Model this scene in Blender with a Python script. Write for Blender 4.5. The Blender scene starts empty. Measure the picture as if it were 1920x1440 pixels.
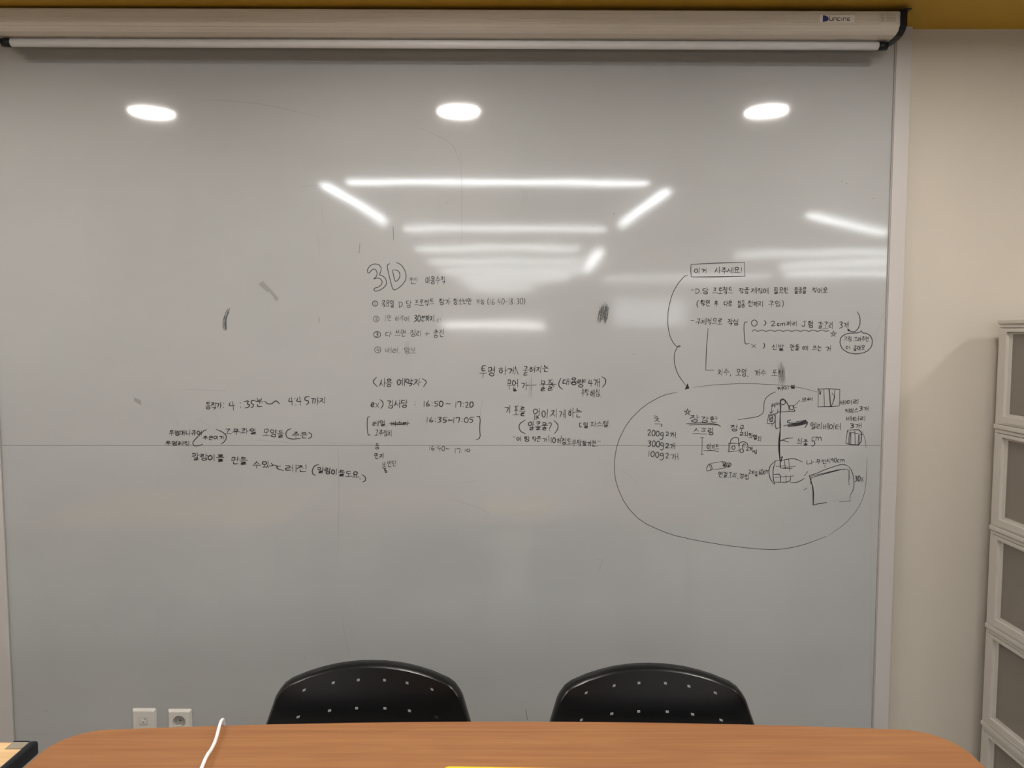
import bpy, bmesh, math, random
from mathutils import Vector, Matrix
R = math.radians
scene = bpy.context.scene
C = scene.collection

# ---------------------------------------------------------------- camera
PITCH = R(4.0); CAM_Z = 1.6; D = 2.56        # D: distance from the camera to the whiteboard's face
cam_d = bpy.data.cameras.new('camera'); cam_d.sensor_width = 36; cam_d.lens = 27.0
cam_d.clip_start = 0.05
cam = bpy.data.objects.new('camera', cam_d); C.objects.link(cam)
cam.location = (0, 0, CAM_Z); cam.rotation_euler = (R(90) - PITCH, 0, 0)
scene.camera = cam

# ---------------------------------------------------------------- world, exposure, lights
world = bpy.data.worlds.new('world'); scene.world = world; world.use_nodes = True
world.node_tree.nodes['Background'].inputs[0].default_value = (0.75, 0.82, 0.9, 1)
world.node_tree.nodes['Background'].inputs[1].default_value = 0.3
scene.view_settings.view_transform = 'Standard'
scene.view_settings.look = 'None'
scene.view_settings.exposure = 2.02
scene.view_settings.gamma = 1.0
scene.view_settings.use_curve_mapping = False
CEIL = 2.58
STRIP_POWER = 7.6       # emission of the tube lights
DOWN_POWER = 46.0        # emission of the round downlights
WINDOW_POWER = 0.9

# ---------------------------------------------------------------- helpers
def principled(name, col, rough=0.5, metal=0.0, spec=0.5, **kw):
    m = bpy.data.materials.new(name); m.use_nodes = True
    b = m.node_tree.nodes['Principled BSDF']
    b.inputs['Base Color'].default_value = (*col, 1)
    b.inputs['Roughness'].default_value = rough
    b.inputs['Metallic'].default_value = metal
    b.inputs['Specular IOR Level'].default_value = spec
    for k, v in kw.items(): b.inputs[k.replace('_', ' ')].default_value = v
    return m
def emission(name, col, power):
    m = bpy.data.materials.new(name); m.use_nodes = True
    nt = m.node_tree; nt.nodes.clear()
    o = nt.nodes.new('ShaderNodeOutputMaterial'); e = nt.nodes.new('ShaderNodeEmission')
    e.inputs[0].default_value = (*col, 1); e.inputs[1].default_value = power
    nt.links.new(e.outputs[0], o.inputs[0]); return m
def mottle(m, c1, c2, scale=(1, 1, 1), nscale=3.0, detail=5, bump=0.0, bdist=0.001, bscale=None, lo=.3, hi=.7, rough_var=None):
    nt = m.node_tree; N = nt.nodes; L = nt.links; b = N['Principled BSDF']
    tc = N.new('ShaderNodeTexCoord'); mp = N.new('ShaderNodeMapping'); mp.inputs['Scale'].default_value = scale
    L.new(tc.outputs['Object'], mp.inputs[0])
    n = N.new('ShaderNodeTexNoise'); n.inputs['Scale'].default_value = nscale; n.inputs['Detail'].default_value = detail
    L.new(mp.outputs[0], n.inputs['Vector'])
    r = N.new('ShaderNodeValToRGB'); r.color_ramp.elements[0].color = (*c1, 1); r.color_ramp.elements[1].color = (*c2, 1)
    r.color_ramp.elements[0].position = lo; r.color_ramp.elements[1].position = hi
    L.new(n.outputs[0], r.inputs[0]); L.new(r.outputs[0], b.inputs['Base Color'])
    if bump:
        n2 = N.new('ShaderNodeTexNoise'); n2.inputs['Scale'].default_value = bscale or nscale; n2.inputs['Detail'].default_value = 2
        L.new(mp.outputs[0], n2.inputs['Vector'])
        bp = N.new('ShaderNodeBump'); bp.inputs['Strength'].default_value = bump; bp.inputs['Distance'].default_value = bdist
        L.new(n2.outputs[0], bp.inputs['Height']); L.new(bp.outputs[0], b.inputs['Normal'])
    return m

def obj(name, bm, mat, parent=None, smooth=False):
    me = bpy.data.meshes.new(name); bm.to_mesh(me); bm.free()
    if smooth:
        for p in me.polygons: p.use_smooth = True
    o = bpy.data.objects.new(name, me); C.objects.link(o)
    if mat: me.materials.append(mat)
    if parent: o.parent = parent
    return o
def thing(name, label, cat, loc=(0, 0, 0), group=None):
    o = bpy.data.objects.new(name, None); C.objects.link(o); o.location = loc
    o.empty_display_size = 0.1
    o['label'] = label; o['category'] = cat
    if group: o['group'] = group
    return o
def tag(o, label, cat, group=None):
    o['label'] = label; o['category'] = cat
    if group: o['group'] = group
    return o
def struct(name, bm, mat, parent=None):
    o = obj(name, bm, mat, parent)
    if not parent: o['kind'] = 'structure'
    return o
def box(bm, x0, y0, z0, x1, y1, z1, bev=0.0, seg=2):
    g = bmesh.ops.create_cube(bm, size=1)['verts']
    for v in g:
        v.co = Vector(((x0 + x1) / 2 + v.co.x * (x1 - x0), (y0 + y1) / 2 + v.co.y * (y1 - y0), (z0 + z1) / 2 + v.co.z * (z1 - z0)))
    if bev:
        es = list({e for v in g for e in v.link_edges})
        bmesh.ops.bevel(bm, geom=es, offset=bev, segments=seg, affect='EDGES', profile=0.5)
    return bm
def new_box(*a, **k):
    return box(bmesh.new(), *a, **k)
def tube(bm, pts, r, n=10, cap=True):
    pts = [Vector(p) for p in pts]; rings = []
    up = Vector((0, 0, 1))
    for i, p in enumerate(pts):
        t = (pts[min(i + 1, len(pts) - 1)] - pts[max(i - 1, 0)]).normalized()
        a = t.cross(up)
        if a.length < 1e-3: a = t.cross(Vector((1, 0, 0)))
        a.normalize(); b = t.cross(a).normalized()
        rr = r[i] if isinstance(r, (list, tuple)) else r
        rings.append([bm.verts.new(p + rr * (math.cos(2 * math.pi * k / n) * a + math.sin(2 * math.pi * k / n) * b)) for k in range(n)])
    # keep neighbouring rings untwisted
    for i in range(1, len(rings)):
        best = min(range(n), key=lambda s: sum((rings[i][(k + s) % n].co - pts[i] - rings[i-1][k].co + pts[i-1]).length for k in range(n)))
        rings[i] = rings[i][best:] + rings[i][:best]
    for i in range(len(rings) - 1):
        for k in range(n):
            f = (rings[i][k], rings[i][(k + 1) % n], rings[i + 1][(k + 1) % n], rings[i + 1][k])
            bm.faces.new(f)
    if cap:
        bm.faces.new(rings[0][::-1]); bm.faces.new(rings[-1])
    bmesh.ops.recalc_face_normals(bm, faces=bm.faces)
    return bm
def catmull(pts, n=8):
    pts = [Vector(p) for p in pts]; P = [pts[0]] + pts + [pts[-1]]; out = []
    for i in range(1, len(P) - 2):
        a, b, c, d = P[i - 1], P[i], P[i + 1], P[i + 2]
        for k in range(n):
            t = k / n
            out.append(0.5 * ((2 * b) + (c - a) * t + (2 * a - 5 * b + 4 * c - d) * t * t + (3 * b - a - 3 * c + d) * t ** 3))
    out.append(P[-2]); return out
def prism_x(bm, prof, x0, x1):
    """extrude a closed (y, z) profile along x"""
    a = [bm.verts.new((x0, y, z)) for y, z in prof]; b = [bm.verts.new((x1, y, z)) for y, z in prof]
    n = len(prof)
    for i in range(n): bm.faces.new((a[i], a[(i + 1) % n], b[(i + 1) % n], b[i]))
    bm.faces.new(a[::-1]); bm.faces.new(b)
    bmesh.ops.recalc_face_normals(bm, faces=bm.faces); return bm
def disc(bm, cx, cy, cz, r, h, n=32, axis='z'):
    """solid disc from cz to cz+h along an axis"""
    vs = []
    for hh in (0, h):
        ring = []
        for k in range(n):
            a = 2 * math.pi * k / n; u, v = r * math.cos(a), r * math.sin(a)
            ring.append(bm.verts.new((cx + u, cy + v, cz + hh) if axis == 'z' else (cx + u, cy + hh, cz + v)))
        vs.append(ring)
    for k in range(n): bm.faces.new((vs[0][k], vs[0][(k + 1) % n], vs[1][(k + 1) % n], vs[1][k]))
    bm.faces.new(vs[0][::-1]); bm.faces.new(vs[1])
    bmesh.ops.recalc_face_normals(bm, faces=bm.faces); return bm

# ---------------------------------------------------------------- materials
M = {}
M['wall'] = mottle(principled('wall_paint', (.55, .5, .43), .8), (.49, .44, .372), (.52, .468, .398), nscale=2.2, bump=.15, bscale=160)
M['wall_far'] = principled('far_wall_paint', (.6, .57, .52), .8)
M['ceiling'] = principled('ceiling_paint', (.66, .64, .60), .85)
M['yellow'] = mottle(principled('ochre_paint', (.4, .24, .03), .75), (.44, .265, .022), (.50, .30, .03), nscale=3)
M['floor'] = mottle(principled('floor_vinyl', (.3, .27, .23), .5), (.30, .27, .23), (.36, .33, .29), nscale=6)
M['board'] = mottle(principled('board_film', (.42, .41, .40), .066, spec=.55), (.366, .367, .361), (.392, .393, .387),
                    scale=(1, 1, 1.6), nscale=2.0, detail=8, bump=1.0, bdist=.0005, bscale=2.2)
M['frame'] = principled('frame_plastic', (.47, .44, .42), .45)
M['gap'] = principled('dark_gap', (.03, .03, .03), .8)
M['casing'] = principled('cream_enamel', (.58, .53, .46), .38)
M['bar'] = principled('white_tube_plastic', (.66, .65, .65), .3)
M['black'] = principled('black_plastic', (.004, .005, .008), .4, spec=.3)
M['sticker'] = principled('sticker_white', (.72, .68, .62), .5)
M['blue'] = principled('logo_blue', (.012, .018, .16), .4)
M['print'] = principled('print_black', (.03, .022, .02), .5)
M['print_grey'] = principled('print_grey', (.28, .25, .21), .6)
M['ink'] = principled('marker_ink', (.010, .010, .012), .55, spec=.3)
M['ink2'] = principled('marker_ink_dry', (.028, .028, .030), .6, spec=.2)
M['ink3'] = principled('marker_ink_faded', (.10, .10, .10), .6, spec=.2)
M['faint'] = principled('scratch_grey', (.27, .265, .26), .6, spec=.3)
M['smear'] = principled('smear_grey', (.20, .197, .19), .6, spec=.2)
M['tape'] = principled('old_tape', (.25, .245, .235), .3)
M['plate'] = principled('switch_plate_plastic', (.60, .57, .52), .3)
M['socket'] = principled('socket_plastic', (.33, .31, .28), .5)
M['chair'] = principled('chair_black_plastic', (.0035, .0035, .004), .27, spec=.32)
M['metal'] = principled('dark_steel', (.05, .05, .055), .35, metal=.8)
M['cable'] = principled('cable_white', (.93, .91, .90), .4)
M['drawer'] = principled('drawer_plastic', (.49, .455, .405), .45)
M['inside'] = principled('drawer_interior', (.56, .50, .42), .6)
M['yfile'] = principled('yellow_folder', (.85, .62, .02), .4)
M['bracket'] = principled('grey_bracket', (.30, .26, .2), .4)
M['clear'] = principled('frosted_clear_plastic', (.78, .72, .65), .22, Transmission_Weight=.85, IOR=1.2)

def wood(name, c1, c2, c3, rough=.38):
    m = principled(name, c2, rough, spec=.4); nt = m.node_tree; N = nt.nodes; L = nt.links; b = N['Principled BSDF']
    tc = N.new('ShaderNodeTexCoord')
    mp = N.new('ShaderNodeMapping'); mp.inputs['Scale'].default_value = (1.4, 60, 10)
    L.new(tc.outputs['Object'], mp.inputs[0])
    n1 = N.new('ShaderNodeTexNoise'); n1.inputs['Scale'].default_value = 1.6; n1.inputs['Detail'].default_value = 7; n1.inputs['Distortion'].default_value = .6
    L.new(mp.outputs[0], n1.inputs['Vector'])
    mp2 = N.new('ShaderNodeMapping'); mp2.inputs['Scale'].default_value = (.7, 5.5, 1)
    L.new(tc.outputs['Object'], mp2.inputs[0])
    n2 = N.new('ShaderNodeTexNoise'); n2.inputs['Scale'].default_value = 1.8; n2.inputs['Detail'].default_value = 2
    L.new(mp2.outputs[0], n2.inputs['Vector'])
    ml = N.new('ShaderNodeMath'); ml.operation = 'MULTIPLY'; ml.inputs[1].default_value = 15; L.new(n2.outputs[0], ml.inputs[0])
    fr = N.new('ShaderNodeMath'); fr.operation = 'PINGPONG'; fr.inputs[1].default_value = 1; L.new(ml.outputs[0], fr.inputs[0])
    mx = N.new('ShaderNodeMix'); mx.data_type = 'FLOAT'; mx.inputs[0].default_value = .13
    L.new(n1.outputs[0], mx.inputs[2]); L.new(fr.outputs[0], mx.inputs[3])
    r = N.new('ShaderNodeValToRGB'); e = r.color_ramp.elements
    e[0].position = .30; e[0].color = (*c1, 1); e[1].position = .68; e[1].color = (*c3, 1)
    k = e.new(.5); k.color = (*c2, 1)
    L.new(mx.outputs[0], r.inputs[0]); L.new(r.outputs[0], b.inputs['Base Color'])
    return m
M['wood'] = wood('cherry_laminate', (.275, .110, .040), (.325, .138, .050), (.37, .166, .061))
M['wood_edge'] = principled('cherry_edge_band', (.38, .16, .065), .45)
M['maple'] = wood('maple_laminate', (.66, .42, .20), (.74, .49, .25), (.80, .56, .30))
M['strip_light'] = emission('tube_light', (.96, .985, 1.0), STRIP_POWER)
M['down_light'] = emission('downlight_glow', (1.0, .95, .89), DOWN_POWER)
M['day'] = emission('daylight_pane', (.9, .95, 1.0), WINDOW_POWER)
M['day_bright'] = emission('transom_pane', (1, .98, .95), WINDOW_POWER * 8)

# ---------------------------------------------------------------- room shell
XL, XR, YB, YF = -4.2, 7.6, -15.6, D + .02
struct('wall_front', new_box(XL, YF, 0, XR, YF + .1, CEIL), M['wall'])
struct('wall_left', new_box(XL - .1, YB, 0, XL, YF + .1, CEIL), M['wall_far'])
struct('wall_right', new_box(XR, YB, 0, XR + .1, YF + .1, CEIL), M['wall_far'])
# back wall with two window openings
bw = bmesh.new()
WX = [(-1.9, .9, 1.66, 1.82), (2.7, 4.7, 1.68, 2.5)]
xs = [XL, -1.9, .9, 2.7, 4.7, XR]
for i in range(5):
    a, b = xs[i], xs[i + 1]
    w = {1: WX[0], 3: WX[1]}.get(i)
    if w is None: box(bw, a, YB - .1, 0, b, YB, CEIL)
    else:
        box(bw, a, YB - .1, 0, b, YB, w[2]); box(bw, a, YB - .1, w[3], b, YB, CEIL)
struct('wall_back', bw, M['wall_far'])
for i, w in enumerate(WX):
    wo = struct('window_%d' % (i + 1), new_box(w[0], YB - .09, w[2], w[1], YB - .08, w[3]), M['day_bright' if i == 0 else 'day'])
    fb = bmesh.new(); t = .03
    box(fb, w[0], YB - .08, w[2], w[1], YB - .04, w[2] + t); box(fb, w[0], YB - .08, w[3] - t, w[1], YB - .04, w[3])
    box(fb, w[0], YB - .08, w[2] + t, w[0] + t, YB - .04, w[3] - t); box(fb, w[1] - t, YB - .08, w[2] + t, w[1], YB - .04, w[3] - t)
    obj('window_frame', fb, M['frame'], wo)
struct('floor', new_box(XL, YB, -.1, XR, YF, 0), M['floor'])
YS = D - .62                                  # the ochre band of the ceiling ends here
struct('ceiling', new_box(XL, YB, CEIL, XR, YS, CEIL + .1), M['ceiling'])
struct('trim_1', new_box(XL, YS, CEIL, XR, YF, CEIL + .1), M['yellow'])

# ---------------------------------------------------------------- ceiling lamps (seen mirrored in the board)
def strip_lamp(p0, p1, w, label):
    p0 = Vector(p0); p1 = Vector(p1); d = (p1 - p0); L = d.length; a = math.atan2(d.y, d.x); c = (p0 + p1) / 2
    t = thing('ceiling_strip_lamp', label, 'lamp', (c.x, c.y, CEIL), 'linear lamps on the ceiling')
    t.rotation_euler = (0, 0, a)
    obj('lamp_housing', new_box(-L/2 - .02, -w/2 - .008, -.03, L/2 + .02, w/2 + .008, 0), M['frame'], t)
    obj('lamp_diffuser', new_box(-L/2, -w/2, -.045, L/2, w/2, -.0305), M['strip_light'], t)
def round_lamp(x, y, label):
    t = thing('ceiling_downlight', label, 'lamp', (x, y, CEIL), 'round downlights near the whiteboard')
    bm = bmesh.new(); n = 36
    prof = [(.088, -.002), (.094, -.010), (.108, -.007), (.112, 0)]
    rings = [[bm.verts.new((r * math.cos(2*math.pi*k/n), r * math.sin(2*math.pi*k/n), z)) for k in range(n)] for r, z in prof]
    for i in range(3):
        for k in range(n): bm.faces.new((rings[i][k], rings[i][(k+1) % n], rings[i+1][(k+1) % n], rings[i+1][k]))
    obj('lamp_ring', bm, M['frame'], t, True)
    obj('lamp_diffuser', disc(bmesh.new(), 0, 0, -.006, .088, .004), M['down_light'], t)

def on_ceiling(px, py, z=CEIL - .04):
    """place on the ceiling whose mirror image in the board stands at a surveyed picture point"""
    u = (720 - py) / 1440; r = (px - 960) / 1440
    dz = u * math.cos(PITCH) - math.sin(PITCH); dy = math.cos(PITCH) + u * math.sin(PITCH)
    k = (z - CAM_Z) / dz
    return (r * k, 2 * D - dy * k)
LAMPS = []
for (px, py) in ((285, 209), (860, 206), (1437, 206)): LAMPS.append(on_ceiling(px, py, CEIL))
round_lamp(*LAMPS[0], 'round downlight left of the projection screen middle, nearest the left wall')
round_lamp(*LAMPS[1], 'round downlight before the middle of the whiteboard')
round_lamp(*LAMPS[2], 'round downlight before the right end of the whiteboard')
LX4 = (2.57, LAMPS[2][1]); round_lamp(*LX4, 'round downlight above the drawer tower')
round_lamp(-3.05, LAMPS[0][1], 'round downlight by the left wall, beyond the end of the whiteboard')
strip_lamp((-1.05, .15, 0), (.87, .12, 0), .06, 'long lamp strip of the near ring, parallel to the whiteboard and closest to it')
strip_lamp((-1.0, -2.07, 0), (.87, -2.13, 0), .06, 'long lamp strip of the near ring on its far side')
strip_lamp((-1.22, .06, 0), (-1.11, -1.70, 0), .06, 'left lamp strip of the near ring, running away from the board')
strip_lamp((1.05, -.15, 0), (.98, -1.84, 0), .06, 'right lamp strip of the near ring, running away from the board')
strip_lamp((-1.11, -3.82, 0), (.77, -3.82, 0), .09, 'lamp strip of the second ring facing the board')
strip_lamp((-1.12, -5.5, 0), (.92, -5.5, 0), .10, 'lamp strip of the second ring on its far side')
strip_lamp((1.04, -4.1, 0), (1.10, -6.4, 0), .09, 'right lamp strip of the second ring')
strip_lamp((-1.1, -7.3, 0), (1.25, -7.0, 0), .15, 'lamp strip of the third ring facing the board')
strip_lamp((-.95, -9.4, 0), (1.0, -8.6, 0), .2, 'lamp strip of the third ring on its far side')
strip_lamp((-.9, -12.0, 0), (.5, -12.0, 0), .40, 'broad lamp strip near the back wall')
strip_lamp((2.42, -1.23, 0), (3.62, -2.40, 0), .06, 'slanting lamp strip at the right side, closest to the board')
strip_lamp((2.78, -4.5, 0), (4.6, -4.3, 0), .09, 'lamp strip at the right side, middle of the room')
strip_lamp((4.0, -6.4, 0), (5.6, -5.2, 0), .16, 'slanting lamp strip at the right side, deep in the room')
strip_lamp((1.7, -9.3, 0), (4.6, -8.6, 0), .10, 'long lamp strip at the right side, far from the board')
strip_lamp((4.7, -8.2, 0), (6.4, -7.4, 0), .30, 'lamp strip at the far right corner of the room')

# ---------------------------------------------------------------- whiteboard
def B(px, py):
    """surveyed picture point -> metres on the board face (x, z)"""
    u = (720 - py) / 1440; r = (px - 960) / 1440
    dz = u * math.cos(PITCH) - math.sin(PITCH); dy = math.cos(PITCH) + u * math.sin(PITCH)
    return (r / dy * D, CAM_Z + dz / dy * D)
XB0, XB1 = -1.715, 1.240
ZS = B(900, 835.5)[1]
wb = thing('whiteboard', 'wall-wide glossy grey whiteboard covered with black handwritten notes and sketches', 'whiteboard', (0, D + .02, 0))
def wobj(name, bm, mat, smooth=False):
    bmesh.ops.translate(bm, verts=bm.verts, vec=(0, -(D + .02), 0))
    return obj(name, bm, mat, wb, smooth)
wobj('panel', new_box(XB0, D, .02, XB1, D + .02, ZS - .0005), M['board'])
wobj('panel', new_box(XB0, D, ZS + .0005, XB1, D + .02, CEIL - .001), M['board'])
wobj('seam_backing', new_box(XB0, D + .003, ZS - .0005, XB1, D + .006, ZS + .0005), M['gap'])
for a, b in ((XB0 - .052, XB0 - .001), (XB1 + .004, XB1 + .054)):
    wobj('frame_strip', new_box(a, D - .008, .02, b, D + .02, CEIL - .001, bev=.002), M['frame'])
wobj('frame_gasket', new_box(XB1 + .0002, D - .004, .02, XB1 + .004, D + .01, CEIL - .002), M['socket'])

# strokes: flat ribbons of ink lying on the board face
rng = random.Random(7)
class Ink:
    def __init__(s): s.bm = bmesh.new(); s.k = 0
    def line(s, pts, w=1.7, smooth=1, dep=None):
        """pts in picture-survey pixels, w in the same unit"""
        pts = [Vector(p) for p in pts]
        for _ in range(smooth):
            if len(pts) > 2:
                q = [pts[0]]
                for i in range(len(pts) - 1):
                    a, b = pts[i], pts[i + 1]
                    if i > 0: q.append(a * .78 + b * .22)
                    if i < len(pts) - 2: q.append(a * .22 + b * .78)
                q.append(pts[-1]); pts = q
        P = [Vector(B(p.x, p.y)) for p in pts]; w = w * .9
        P2 = [P[0]]
        for p in P[1:]:
            if (p - P2[-1]).length > 1e-4: P2.append(p)
        if len(P2) < 2: P2.append(P2[0] + Vector((.0015, 0)))
        hw = w * .00178 / 2
        t0 = (P2[1] - P2[0]).normalized(); t1 = (P2[-1] - P2[-2]).normalized()
        P2[0] = P2[0] - t0 * hw * .7; P2[-1] = P2[-1] + t1 * hw * .7
        L = []; Rr = []; s.k += 1
        y = D - (.00025 + .00002 * (s.k % 12)) if dep is None else D - dep
        n = len(P2)
        for i, p in enumerate(P2):
            a = (p - P2[i-1]).normalized() if i > 0 else None
            b = (P2[i+1] - p).normalized() if i < n - 1 else None
            if a is None: t = b; f = 1
            elif b is None: t = a; f = 1
            else:
                t = a + b
                if t.length < .2: t = a; f = 1
                else:
                    t.normalize(); f = min(1.5, 1 / max(.5, t.dot(a)))
            nn = Vector((-t.y, t.x)) * hw * f * (.62 if i in (0, n - 1) else 1)
            L.append(s.bm.verts.new((p.x + nn.x, y, p.y + nn.y))); Rr.append(s.bm.verts.new((p.x - nn.x, y, p.y - nn.y)))
        for i in range(n - 1): s.bm.faces.new((L[i], Rr[i], Rr[i+1], L[i+1]))
    def fill(s, pts, dep=.0003):
        vs = []
        for p in pts:
            x, z = B(*p); vs.append(s.bm.verts.new((x, D - dep, z)))
        s.bm.faces.new(vs)
    def done(s, name, mat, label=None):
        bmesh.ops.recalc_face_normals(s.bm, faces=s.bm.faces)
        for f in s.bm.faces:
            if f.normal.y > 0: f.normal_flip()
        o = wobj(name, s.bm, mat)
        if label: o['label'] = label
        return o

def circ(cx=.5, cy=.5, rx=.5, ry=.5, a0=-100, n=10, over=15):
    return [(cx + rx * math.cos(R(a0 - (360 + over) * k / n)), cy + ry * math.sin(R(a0 - (360 + over) * k / n))) for k in range(n + 1)]
J = {
 'ㄱ': [[(.05,.12),(.95,.1),(.88,.45),(.55,1)]], 'ㄴ': [[(.1,0),(.1,.88),(1,.82)]],
 'ㄷ': [[(.95,.08),(.1,.1),(.1,.9),(1,.88)]], 'ㄹ': [[(.05,.05),(.9,.03),(.86,.46),(.12,.5),(.1,.95),(1,.9)]],
 'ㅁ': [[(.1,.05),(.08,.95)],[(.1,.05),(.92,.05),(.9,.95),(.08,.93)]],
 'ㅂ': [[(.1,0),(.1,.95)],[(.9,0),(.9,.95)],[(.1,.5),(.9,.48)],[(.1,.95),(.9,.93)]],
 'ㅅ': [[(.5,0),(.38,.5),(0,1)],[(.42,.4),(1,.95)]], 'ㅇ': [circ()],
 'ㅈ': [[(.05,.1),(.92,.08),(.5,.55),(0,1)],[(.5,.5),(1,.95)]],
 'ㅊ': [[(.35,-.05),(.62,.02)],[(.05,.28),(.92,.26),(.5,.62),(0,1)],[(.5,.6),(1,.98)]],
 'ㅋ': [[(.05,.1),(.95,.08),(.88,.5),(.6,1)],[(.1,.5),(.85,.46)]],
 'ㅌ': [[(.95,.06),(.1,.08),(.1,.92),(1,.9)],[(.1,.5),(.88,.46)]],
 'ㅍ': [[(.02,.08),(.98,.05)],[(.3,.1),(.32,.88)],[(.7,.1),(.68,.88)],[(0,.92),(1,.88)]],
 'ㅎ': [[(.35,-.03),(.65,.02)],[(.05,.24),(.95,.22)],circ(.5,.68,.36,.32)],
 'ㅏ': [[(.45,0),(.45,1)],[(.45,.5),(1,.47)]], 'ㅑ': [[(.45,0),(.45,1)],[(.45,.35),(1,.33)],[(.45,.62),(1,.6)]],
 'ㅓ': [[(.7,0),(.7,1)],[(.05,.5),(.7,.47)]], 'ㅕ': [[(.7,0),(.7,1)],[(.05,.36),(.7,.34)],[(.05,.64),(.7,.62)]],
 'ㅣ': [[(.5,0),(.5,1)]], 'ㅐ': [[(.2,.03),(.2,.95)],[(.8,0),(.8,1)],[(.2,.5),(.8,.48)]],
 'ㅔ': [[(.45,.05),(.45,.95)],[(0,.5),(.45,.48)],[(.9,0),(.9,1)]], 'ㅖ': [[(.45,.05),(.45,.95)],[(0,.36),(.45,.34)],[(0,.62),(.45,.6)],[(.9,0),(.9,1)]],
 'ㅗ': [[(.5,.05),(.5,.8)],[(0,.85),(1,.8)]], 'ㅛ': [[(.32,.05),(.32,.8)],[(.68,.05),(.68,.8)],[(0,.85),(1,.8)]],
 'ㅜ': [[(0,.2),(1,.15)],[(.52,.2),(.52,1)]], 'ㅠ': [[(0,.2),(1,.15)],[(.33,.2),(.3,1)],[(.68,.2),(.68,1)]],
 'ㅡ': [[(0,.5),(1,.45)]],
}
for a, b in (('ㄲ','ㄱ'),('ㄸ','ㄷ'),('ㅃ','ㅂ'),('ㅆ','ㅅ'),('ㅉ','ㅈ')):
    J[a] = [[(x*.46, y) for x, y in s] for s in J[b]] + [[(.54 + x*.46, y) for x, y in s] for s in J[b]]
ON = 'ㄱㄲㄴㄷㄸㄹㅁㅂㅃㅅㅆㅇㅈㅉㅊㅋㅌㅍㅎ'
VO = 'ㅏㅐㅑㅒㅓㅔㅕㅖㅗㅘㅙㅚㅛㅜㅝㅞㅟㅠㅡㅢㅣ'
CO = ['', 'ㄱ','ㄲ','ㄳ','ㄴ','ㄵ','ㄶ','ㄷ','ㄹ','ㄺ','ㄻ','ㄼ','ㄽ','ㄾ','ㄿ','ㅀ','ㅁ','ㅂ','ㅄ','ㅅ','ㅆ','ㅇ','ㅈ','ㅊ','ㅋ','ㅌ','ㅍ','ㅎ']
J['ㅄ'] = [[(x*.46, y) for x, y in s] for s in J['ㅂ']] + [[(.54 + x*.46, y) for x, y in s] for s in J['ㅅ']]
def put(strokes, x0, y0, x1, y1):
    return [[(x0 + x * (x1 - x0), y0 + y * (y1 - y0)) for x, y in s] for s in strokes]
def hangul(ch):
    c = ord(ch) - 0xAC00; o, v, k = ON[c // 588], VO[c % 588 // 28], CO[c % 28]
    S = []
    if v in 'ㅏㅑㅓㅕㅣㅐㅔㅖ':
        wide = v in 'ㅐㅔㅖ'
        xo = .46 if wide else .55
        if k: S += put(J[o], .02, .04, xo, .5) + put(J[v], xo + .04, 0, 1, .6) + put(J[k], .22, .66, .9, 1)
        else: S += put(J[o], .0, .15, xo, .85) + put(J[v], xo + .04, 0, 1, 1)
    elif v in 'ㅗㅛㅜㅠㅡ':
        if k:
            S += put(J[o], .2, 0, .82, .3)
            S += put(J[v], 0, .34, 1, .6 if v != 'ㅡ' else .56) + put(J[k], .18, .66, .85, 1)
        else: S += put(J[o], .18, 0, .82, .46) + put(J[v], 0, .5, 1, 1 if v != 'ㅡ' else 1.1)
    else:
        a, b = {'ㅘ':'ㅗㅏ','ㅙ':'ㅗㅐ','ㅚ':'ㅗㅣ','ㅝ':'ㅜㅓ','ㅞ':'ㅜㅔ','ㅟ':'ㅜㅣ','ㅢ':'ㅡㅣ'}[v]
        h = .6 if k else 1
        S += put(J[o], .06, .02*h, .55, .45*h) + put(J[a], 0, .5*h, .64, .92*h) + put(J[b], .62, 0, 1, h)
        if k: S += put(J[k], .22, .68, .9, 1)
    return S
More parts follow.
